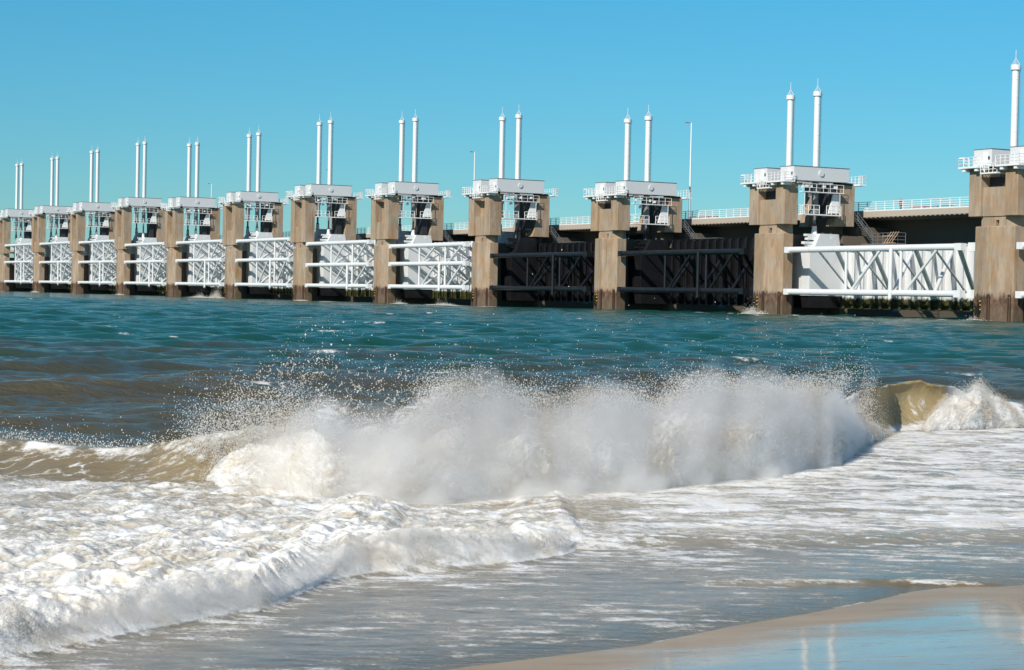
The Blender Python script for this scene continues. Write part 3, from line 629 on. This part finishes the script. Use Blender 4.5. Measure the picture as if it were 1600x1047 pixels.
# streaks behind the breaker and whitecaps farther out
wc = fbm(XX / 3.4, YY / 2.2, 3, 111); wcf = fbm(XX * 1.5, YY * .9, 5, 117, .65)
foam = np.maximum(foam, ss(dmain, 6, 20) * (1 - ss(YY, 300, 400)) * ss(wc, .36, .52) * np.clip(.42 + 1.2 * wcf, 0, .9) * ss(chop, .02, .12))
milk = np.clip(surf * (.62 + .6 * pn2) + np.clip(bore * 3, 0, .5) + film * (.42 + .5 * st) * ss(YY - sh, 0, 1.5) + broken * .6, 0, 1)
milk *= 1 - .75 * lface * ss(d, -1.0, .1)
silt = np.clip(1.0 - ss(YY + 6 * pn2, 34, 64) * .36 - ss(YY + 14 * pn2 + XX * .12, 54, 78) * .45, .16, 1)
silt = silt - .14 * film
lipl = ss(XX, -4.4, -3.6) * (1 - ss(XX, -3.0, -2.6)) * ss(dmain, -.3, .1) * (1 - ss(dmain, 1.0, 1.8))
lipm = ss(XX, 4.9, 5.7) * (1 - ss(XX, 7.2, 7.8)) * ss(dmain, -.1, .15) * (1 - ss(dmain, 1.6, 2.6))
silt = np.clip(silt - .22 * ss(dmain, face * 1.0 + .1, 5) * (silt > .7), 0, 1)
silt = np.maximum(silt, np.maximum(lipm * 1.12, lipl * 1.04))
foam *= 1 - .55 * lipl * (1 - ss(np.abs(lace), .0, .3) * .6)
Z += lipm * .022 * fbm(XX * 2.2, YY * 3.5 + Z * 2, 3, 125)
foam = np.maximum(foam, lipm * (1 - ss(Z, .03, .22 + .2 * pn)) * .8)
lace2 = 1 - np.abs(fbm(XX * 2.0 + .6 * Z, YY * 1.2 - Z * 1.5, 3, 121)) * 6
foam = np.maximum(foam, lipm * np.clip(lace2, 0, 1) * .5 * (1 - ss(Z, .45, .75)))
foam = np.maximum(foam, ss(dmain, -.7, -.1) * (1 - ss(dmain, .1, .3)) * ss(XX, -3.2, -2.6) * (1 - ss(XX, 5.2, 6.0)) * np.clip(.7 + .5 * pn, 0, 1))
rel = (XX - O1[0]) * V[0] + (YY - O1[1]) * V[1]
foam = np.maximum(foam, (YY > 90) * np.exp(-((rel - 1.6 - 2 * perlin(XX / 5, YY / 5, 141)) / 1.3) ** 2) * ss(perlin(XX / 6, YY / 6, 143) + .5 * perlin(XX / 2, YY / 2, 144), -.05, .5) * .75)
rough = (.35 + .65 * off) * (1 - .75 * film) * (1 + .6 * ss(YY, 40, 120))
# folded lip: throw the top of the unbroken crest at the right forward
lip = ss(XX, 5.0, 5.8) * (1 - ss(XX, 7.0, 7.6))
over = np.clip(main / np.maximum(amp, .01), 0, 1) ** 3
YD = YY - lip * over * .55 * np.exp(-np.clip(d - face, 0, None) / .8)
YD = YD - (1 - lip) * np.clip(bore * 4, 0, 1) * .10 * lump
sea = grid_object('sea', XX, YD, Z, dict(foam=foam, silt=silt, milk=milk, rough=rough), SEA)
tag(sea, 'teal to brown wind-ruffled sea breaking in white surf on the beach', 'sea', kind='structure')

# ------------------------------------------------------------------ beach
by = np.concatenate([np.linspace(-30, 7, 60), np.linspace(7.1, 20, 240), np.linspace(21, 60, 30)]); bx = np.concatenate([np.linspace(-40, -4, 40), np.linspace(-3.9, 6, 260), np.linspace(6.2, 60, 60)])
BX, BY = np.meshgrid(bx, by); bs = SHORE(BX) - BY
BZ = .047 * bs + .0022 * fbm(BX * .8, BY * 1.2, 4, 131) * ss(bs, .2, 1.5) + .0015
beach = grid_object('beach', BX, BY, BZ, dict(inland=ss(bs, .05, 1.4)), SAND); tag(beach, 'smooth wet sand beach mirroring sky and pier', 'beach', kind='structure')
seabed = MB(); seabed.box(-9000, 9000, -200, 9500, -9, -8); sb = seabed.build('seabed', SAND); tag(sb, 'sandy seabed under the sea', 'seabed', kind='structure')

# ------------------------------------------------------------------ breaking foam and spray
def foam_sheet(name, s0, s1, top, lean, seed, ns, nq, depth=.8, toe_off=0.05):
    s = np.linspace(s0, s1, ns)[None, :] * np.ones((nq, 1)); q = np.linspace(0, 1, nq)[:, None] * np.ones((1, ns))
    H_ = .97 * top(s) * (1 + .16 * perlin(s * 1.3, s * 0, seed))
    ang = q * math.pi
    z = H_ * np.sin(ang) ** .8 - .05
    yb = TOE(s) + toe_off + .16 * perlin(s * 1.4, s * 0 + 3.1, seed + 40) + .05 * perlin(s * 5, s * 0 + 1.1, seed + 41) + depth * (1 - np.cos(ang)) / 2 - lean * np.sin(ang)
    big = fbm(s * 1.5 + .4 * perlin(s, q * 2, seed + 30), q * 3.4 + s * .3, 3, seed + 2, .5, True); mid = fbm(s * 6 + .5 * big, q * 14, 3, seed + 6, .5, True); fine = fbm(s * 24, q * 36, 2, seed + 12, .5, True)
    dd = (.15 * big + .05 * mid + .014 * fine) * np.clip(H_ * 1.6, .15, 1.2)
    ny = -np.cos(ang) * .9; nz = np.sin(ang)
    return s + .05 * fbm(s * 4, q * 6, 3, seed + 20), yb + dd * ny, np.maximum(z + dd * nz * .8, -.08), H_
def tetra_cloud(name, P, r, mat):
    n = len(P); base = np.array([(1, 1, 1), (1, -1, -1), (-1, 1, -1), (-1, -1, 1)], np.float32) / math.sqrt(3) * 1.25
    a, b_, c_ = (rng.uniform(0, 2 * np.pi, n) for _ in range(3))
    ca, sa, cb, sb_, cc, sc_ = np.cos(a), np.sin(a), np.cos(b_), np.sin(b_), np.cos(c_), np.sin(c_)
    Rm = np.stack([np.stack([ca * cb, ca * sb_ * sc_ - sa * cc, ca * sb_ * cc + sa * sc_], 1), np.stack([sa * cb, sa * sb_ * sc_ + ca * cc, sa * sb_ * cc - ca * sc_], 1), np.stack([-sb_, cb * sc_, cb * cc], 1)], 1)
    v = np.einsum('nij,kj->nki', Rm, base) * (r[:, None, None] * np.stack([np.ones(n), np.ones(n), rng.uniform(.7, 1.5, n)], 1)[:, None, :]) + P[:, None, :]
    f = np.array([(0, 1, 2), (0, 3, 1), (0, 2, 3), (1, 3, 2)], np.int32)[None] + (np.arange(n, dtype=np.int32) * 4)[:, None, None]
    me = bpy.data.meshes.new(name); me.vertices.add(n * 4); me.vertices.foreach_set('co', v.astype(np.float32).ravel())
    me.loops.add(f.size); me.loops.foreach_set('vertex_index', f.ravel()); me.polygons.add(n * 4)
    me.polygons.foreach_set('loop_start', np.arange(0, f.size, 3, dtype=np.int32)); me.polygons.foreach_set('use_smooth', np.ones(n * 4, bool)); me.update(calc_edges=True); me.materials.append(mat)
    o = bpy.data.objects.new(name, me); COL.objects.link(o); return o
SOLID = pl_interp([(-3.2, .10), (-2.8, .42), (-2.5, .62), (-1.9, .66), (-1.5, .60), (-1.1, .66), (-.7, .80), (-.3, .86), (.4, .74), (1.0, .70), (1.5, .74), (2.0, .82), (2.7, .85), (3.4, .78), (4.2, .60), (4.9, .38), (5.6, .18), (5.9, .08)])
fx, fy, fz, fh = foam_sheet('breaker', -3.2, 5.9, SOLID, .12, 200, 1300, 300, depth=1.3)
fo = grid_object('breaking_foam', fx, fy, fz, {}, BULK); tag(fo, 'white exploding foam of the main breaking wave', 'foam', kind='stuff')
PUFF = pl_interp([(6.55, .12), (6.9, .36), (7.3, .62), (7.7, .68), (8.1, .55), (8.45, .30), (8.8, .08)])
px_, py_, pz_, ph_ = foam_sheet('puff', 6.55, 8.8, PUFF, .10, 260, 380, 160, depth=1.2, toe_off=-.1)
po = grid_object('breaking_foam', px_, py_, pz_, {}, BULK); tag(po, 'round white puff of foam at the right end of the breaker', 'foam', kind='stuff')

def mist_mat(name, dens):
    m, nt, nd, lk, b = new_mat(name); nd.remove(b); v = nd.new('ShaderNodeVolumePrincipled')
    v.inputs['Color'].default_value = (0.999, 0.996, 0.99, 1); v.inputs['Density'].default_value = dens; v.inputs['Anisotropy'].default_value = 0.1
    lk.new(v.outputs[0], nd['Material Output'].inputs['Volume']); return m
def closed_body(name, X, Y, Z, mat):                                 # rings of points (columns run along the crest) closed round and capped at both ends
    nr, nc = X.shape; me = bpy.data.meshes.new(name)
    vs = np.stack([X.ravel(), Y.ravel(), Z.ravel()], 1); fs = []
    for i in range(nr):
        i2 = (i + 1) % nr
        fs += [(i * nc + j, i * nc + j + 1, i2 * nc + j + 1, i2 * nc + j) for j in range(nc - 1)]
    c0 = len(vs); vs = np.vstack([vs, [[X[:, 0].mean(), Y[:, 0].mean(), Z[:, 0].mean()]], [[X[:, -1].mean(), Y[:, -1].mean(), Z[:, -1].mean()]]])
    for i in range(nr):
        i2 = (i + 1) % nr; fs.append((c0, i * nc, i2 * nc)); fs.append((c0 + 1, i2 * nc + nc - 1, i * nc + nc - 1))
    me.from_pydata([tuple(p) for p in vs], [], fs)
    bmx = bmesh.new(); bmx.from_mesh(me); bmesh.ops.recalc_face_normals(bmx, faces=bmx.faces); v_ = bmx.calc_volume(signed=True)
    if v_ < 0: bmesh.ops.reverse_faces(bmx, faces=bmx.faces)
    bmx.to_mesh(me); bmx.free(); me.materials.append(mat); o = bpy.data.objects.new(name, me); COL.objects.link(o); return o
for k, (gap, dens, topk, s0, s1) in enumerate(((.06, 1.6, .95, -3.0, 5.9), (.15, 1.2, 1.08, -2.9, 5.7), (.25, .8, 1.22, -2.8, 5.5), (.28, .5, 1.38, -2.6, 5.3))):
    ns, nq = 300, 96; s_ = np.linspace(s0, s1, ns)[None, :] * np.ones((nq, 1)); q_ = np.linspace(0, 1, nq)[:, None] * np.ones((1, ns)); an = q_ * math.pi
    endf = ss(s_, s0 - .01, s0 + .6) * (1 - ss(s_, s1 - .9, s1 + .01))
    hh_ = (SOLID(s_) * topk + gap * .4) * (.05 + .95 * endf) * (1 + .20 * perlin(s_ * 1.5, s_ * 0, 320) + .07 * perlin(s_ * 3.7, s_ * 0, 330 + k))
    bl = fbm(s_ * 3.2, q_ * 7, 4, 340 + 7 * k, .55, True) * endf * ss(np.sin(an), 0, .3)
    yy_ = TOE(s_) + .45 - (.45 + gap) * np.cos(an) * (.1 + .9 * endf) + .22 * perlin(s_ * 1.3, s_ * 0, 350 + k) + .09 * perlin(s_ * 4, s_ * 0, 355 + k) - .12 * np.sin(an) - bl * .10 * np.cos(an)
    zz2 = hh_ * np.sin(an) ** .8 + bl * .12 * np.sin(an) - .03
    X_ = np.vstack([s_, s_[:1]]); Y_ = np.vstack([yy_, yy_.mean(0, keepdims=True)]); Z_ = np.vstack([zz2, np.full((1, ns), -.09)])
    mb = closed_body('spray_mist', X_, Y_, Z_, mist_mat('mist', dens))
    tag(mb, 'fine white mist of spray hanging over the breaking wave', 'mist', kind='stuff')
for k, (gap, dens, s0, s1) in enumerate(((.30, 4.0, -2.5, 5.6), (.50, 2.4, -2.2, 5.2))):
    ns, nq = 300, 40; s_ = np.linspace(s0, s1, ns)[None, :] * np.ones((nq, 1)); q_ = np.linspace(0, 1, nq)[:, None] * np.ones((1, ns)); an = q_ * math.pi
    hh_ = np.clip(.10 + .22 * perlin(s_ * 1.1, s_ * 0, 380 + k) + .10 * perlin(s_ * 3.5, s_ * 0, 383 + k), .01, 1) * ss(s_, s0, s0 + .5) * (1 - ss(s_, s1 - .5, s1)) + .005
    bl = fbm(s_ * 4, q_ * 4, 3, 390 + k, .5, True)
    X_ = np.vstack([s_, s_[:1]]); yy_ = TOE(s_) + .2 - (gap + .2) * np.cos(an) * np.clip(hh_ * 5, .2, 1.2) + .15 * perlin(s_ * 1.8, s_ * 0, 395 + k); zz2 = hh_ * np.sin(an) * (1 + .35 * bl) + .01
    mb = closed_body('spray_mist', X_, np.vstack([yy_, yy_.mean(0, keepdims=True)]), np.vstack([zz2, np.full((1, ns), -.05)]), mist_mat('mist', dens))
    tag(mb, 'low white froth drifting out of the foot of the breaking wave', 'mist', kind='stuff')
for k, (gap, dens, s0, s1) in enumerate(((.07, 2.2, -2.75, .45), (.15, 1.3, -2.6, .35))):   # soft froth on the fronts of the bores
    ns, nq = 420, 36; s_ = np.linspace(s0, s1, ns)[None, :] * np.ones((nq, 1)); q_ = np.linspace(0, 1, nq)[:, None] * np.ones((1, ns)); an = q_ * math.pi
    hh_ = np.clip(A2(s_) * (.80 + .35 * k) * (1 + .35 * perlin(s_ * 2.3, s_ * 0, 410) + .2 * perlin(s_ * 7, s_ * 0, 413 + k)), .01, 1) * ss(s_, s0, s0 + .3) * (1 - ss(s_, s1 - .4, s1)) + .004
    bl = fbm(s_ * 9, q_ * 4, 3, 420 + k, .5, True)
    X_ = np.vstack([s_, s_[:1]]); yy_ = T2(s_) + .22 - (gap + .16) * np.cos(an) + .07 * perlin(s_ * 2.6, s_ * 0, 425) + .04 * perlin(s_ * 8, s_ * 0, 426 + k); zz2 = hh_ * np.sin(an) * (1 + .3 * bl) + .008
    mb = closed_body('spray_mist', X_, np.vstack([yy_, yy_.mean(0, keepdims=True)]), np.vstack([zz2, np.full((1, ns), -.03)]), mist_mat('mist', dens))
    tag(mb, 'soft white froth on the front of the spent wave near the beach', 'froth', kind='stuff')
P = []; Rr = []
def near_sheet(X, Y, Z_, H_, n, spread, up):
    nr, nc = X.shape; i = rng.integers(0, int(nr * .72), n); j = rng.integers(0, nc, n)
    e = rng.exponential(spread, n) * np.clip(H_[i, j] * 1.3, .1, 1.3)
    lift = rng.exponential(up, n) * np.sin(i / nr * np.pi) * np.clip(H_[i, j], .05, 1)
    p = np.stack([X[i, j] + rng.normal(0, .03, n), Y[i, j] - e * np.cos(i / nr * np.pi) * .8 + rng.normal(0, .03, n), Z_[i, j] + lift + e * .25], 1)
    cl = fbm(p[:, 0] * 3, p[:, 2] * 3, 3, 300); keep = rng.random(n) < np.clip(.65 + 1.1 * cl, .05, 1)
    return p[keep]
a = near_sheet(fx, fy, fz, fh, 210000, .14, .14); P.append(a); Rr.append((.0014 + .0052 * rng.random(len(a)) ** 3))
a = near_sheet(px_, py_, pz_, ph_, 45000, .06, .07); P.append(a); Rr.append(rng.uniform(.002, .006, len(a)))
def plume(x0, z0, sx, hmax, n, r0, r1, tilt=0.0, y_off=.6, seed=0):
    jets = 14; jx = rng.normal(x0, sx, jets); ja = rng.normal(tilt, .28, jets); jh = 1.2 * hmax * rng.uniform(.35, 1.0, jets)
    k = rng.integers(0, jets, n); t = rng.random(n) ** 1.5
    h = t * jh[k]; wid = .02 + .16 * t
    x = jx[k] + np.tan(ja[k]) * h + rng.normal(0, 1, n) * wid; y = TOE(x) + y_off + rng.normal(0, .20, n)
    P.append(np.stack([x, y, z0 + h + rng.normal(0, .03, n)], 1)); Rr.append(r0 + (r1 - r0) * rng.random(n) ** 3)
for x0, z0, sx, hm, n, tl in ((-3.05, .42, .18, .55, 3500, .1), (-2.75, .5, .2, .75, 6000, .1), (-2.35, .6, .2, .85, 7000, .15), (-1.95, .62, .22, .80, 4500, .2), (-1.3, .62, .3, .35, 3500, 0), (-.75, .80, .22, .50, 9000, .1),
                          (-.40, .84, .2, .62, 11000, .1), (.1, .75, .3, .5, 9000, .2), (.7, .70, .35, .45, 10000, .1), (1.4, .72, .3, .42, 9000, .1), (2.0, .85, .3, .42, 10000, .1), (2.7, .9, .35, .42, 11000, .1),
                          (3.4, .85, .35, .45, 10000, .15), (4.1, .65, .35, .55, 9000, .2), (4.7, .4, .3, .55, 7000, .2), (5.2, .2, .25, .5, 4000, .2)):
    plume(x0, z0 - .12, sx, hm, int(n * 1.2), .0016, .0075, tl)
# drops thrown high over the left of the breaker
n = 900; t = rng.random(n); x = -2.9 + 1.9 * rng.beta(2, 2, n) + .25 * rng.normal(0, 1, n); zz_ = .55 + 1.25 * rng.random(n) ** 2.3 * np.clip(1.15 - .7 * np.abs(x + 1.75), .2, 1)
P.append(np.stack([x, TOE(x) + .6 + rng.normal(0, .4, n), zz_], 1)); Rr.append(.003 + .0085 * rng.random(n) ** 3)
nc_ = 420; cx_ = -2.9 + 4.2 * rng.beta(1.4, 2.6, nc_) + .2 * rng.normal(0, 1, nc_); cz_ = .62 + .75 * rng.random(nc_) ** 2.0 * np.clip(1.15 - .45 * np.abs(cx_ + 1.75), .3, 1); cy_ = TOE(cx_) + .5 + rng.normal(0, .3, nc_)
for q in range(nc_):
    k_ = int(rng.integers(4, 16)); th_ = rng.normal(1.1, .7); tt_ = np.sort(rng.random(k_)) * rng.uniform(.02, .12); cur = rng.normal(0, 6)
    P.append(np.stack([cx_[q] + np.cos(th_) * tt_ + cur * tt_ ** 2 + rng.normal(0, .003, k_), cy_[q] + rng.normal(0, .01, k_), cz_[q] + np.sin(th_) * tt_ + rng.normal(0, .003, k_)], 1)); Rr.append(rng.uniform(.002, .0075, k_))
n = 1500; x = rng.uniform(-6.2, -3.0, n); P.append(np.stack([x, TOE(x) + 1.5 + rng.normal(0, .15, n), AMP(x) - .03 + rng.exponential(.06, n)], 1)); Rr.append(rng.uniform(.003, .009, n))
n = 2500; x = rng.uniform(-1, 5.5, n); P.append(np.stack([x, TOE(x) + .8 + rng.normal(0, .3, n), .9 + rng.exponential(.18, n)], 1)); Rr.append(rng.uniform(.002, .007, n))
# spatter along the bores
n = 60000; x = rng.uniform(-3.2, .5, n); u_ = rng.random(n) ** .7; P.append(np.stack([x, T2(x) + .04 + .30 * u_ + rng.normal(0, .03, n), A2(x) * u_ * .95 + .012 + rng.exponential(.012, n)], 1)); Rr.append(.0008 + .0022 * rng.random(n) ** 2)
n = 22000; x = rng.uniform(-3.4, .6, n); x = x[rng.random(n) < np.clip(.5 + 1.4 * perlin(x * 2.3, x * 0, 400), 0, 1)]; n = len(x); P.append(np.stack([x, T2(x) + rng.normal(.30, .12, n), A2(x) * 1.02 + rng.exponential(.022, n)], 1)); Rr.append(rng.uniform(.001, .0032, n))
sp = tetra_cloud('sea_spray', np.concatenate(P), np.concatenate(Rr), FOAM)
tag(sp, 'white spray drops flying over the breaking wave', 'spray', kind='stuff')
# splashes where waves hit the piers
P = []; Rr = []
for n_, du, w, h, cnt in ((1, 2.5, 3.0, 1.3, 5000), (6, -1.5, 3.5, 2.6, 7000), (6, -13, 6, 1.2, 5000), (5, 9.0, 1.5, 1.6, 2500), (4, 16, 2.0, .9, 1500), (3, -8, 5.0, .7, 3000), (0, 2.0, 3, .7, 3000), (10, 9, 2, 1.0, 1500), (8, 9, 2, .9, 1500)):
    oo = origin(n_); uu = rng.normal(du, w * .5, cnt); hh_ = rng.exponential(.3, cnt) * h * np.exp(-((uu - du) / (w * .7)) ** 2) * np.clip(.35 + 1.3 * perlin(uu * 1.1, uu * 0 + n_ * 3.3, 500), .05, 1); vv = 1.2 + rng.normal(0, .5, cnt)
    P.append(np.stack([oo[0] + U[0] * uu + V[0] * vv, oo[1] + U[1] * uu + V[1] * vv, hh_], 1)); Rr.append(rng.uniform(.015, .05, cnt))
ps = tetra_cloud('pier_splash', np.concatenate(P), np.concatenate(Rr), FOAM)
tag(ps, 'white splashes of foam at the feet of the piers', 'splash', kind='stuff')
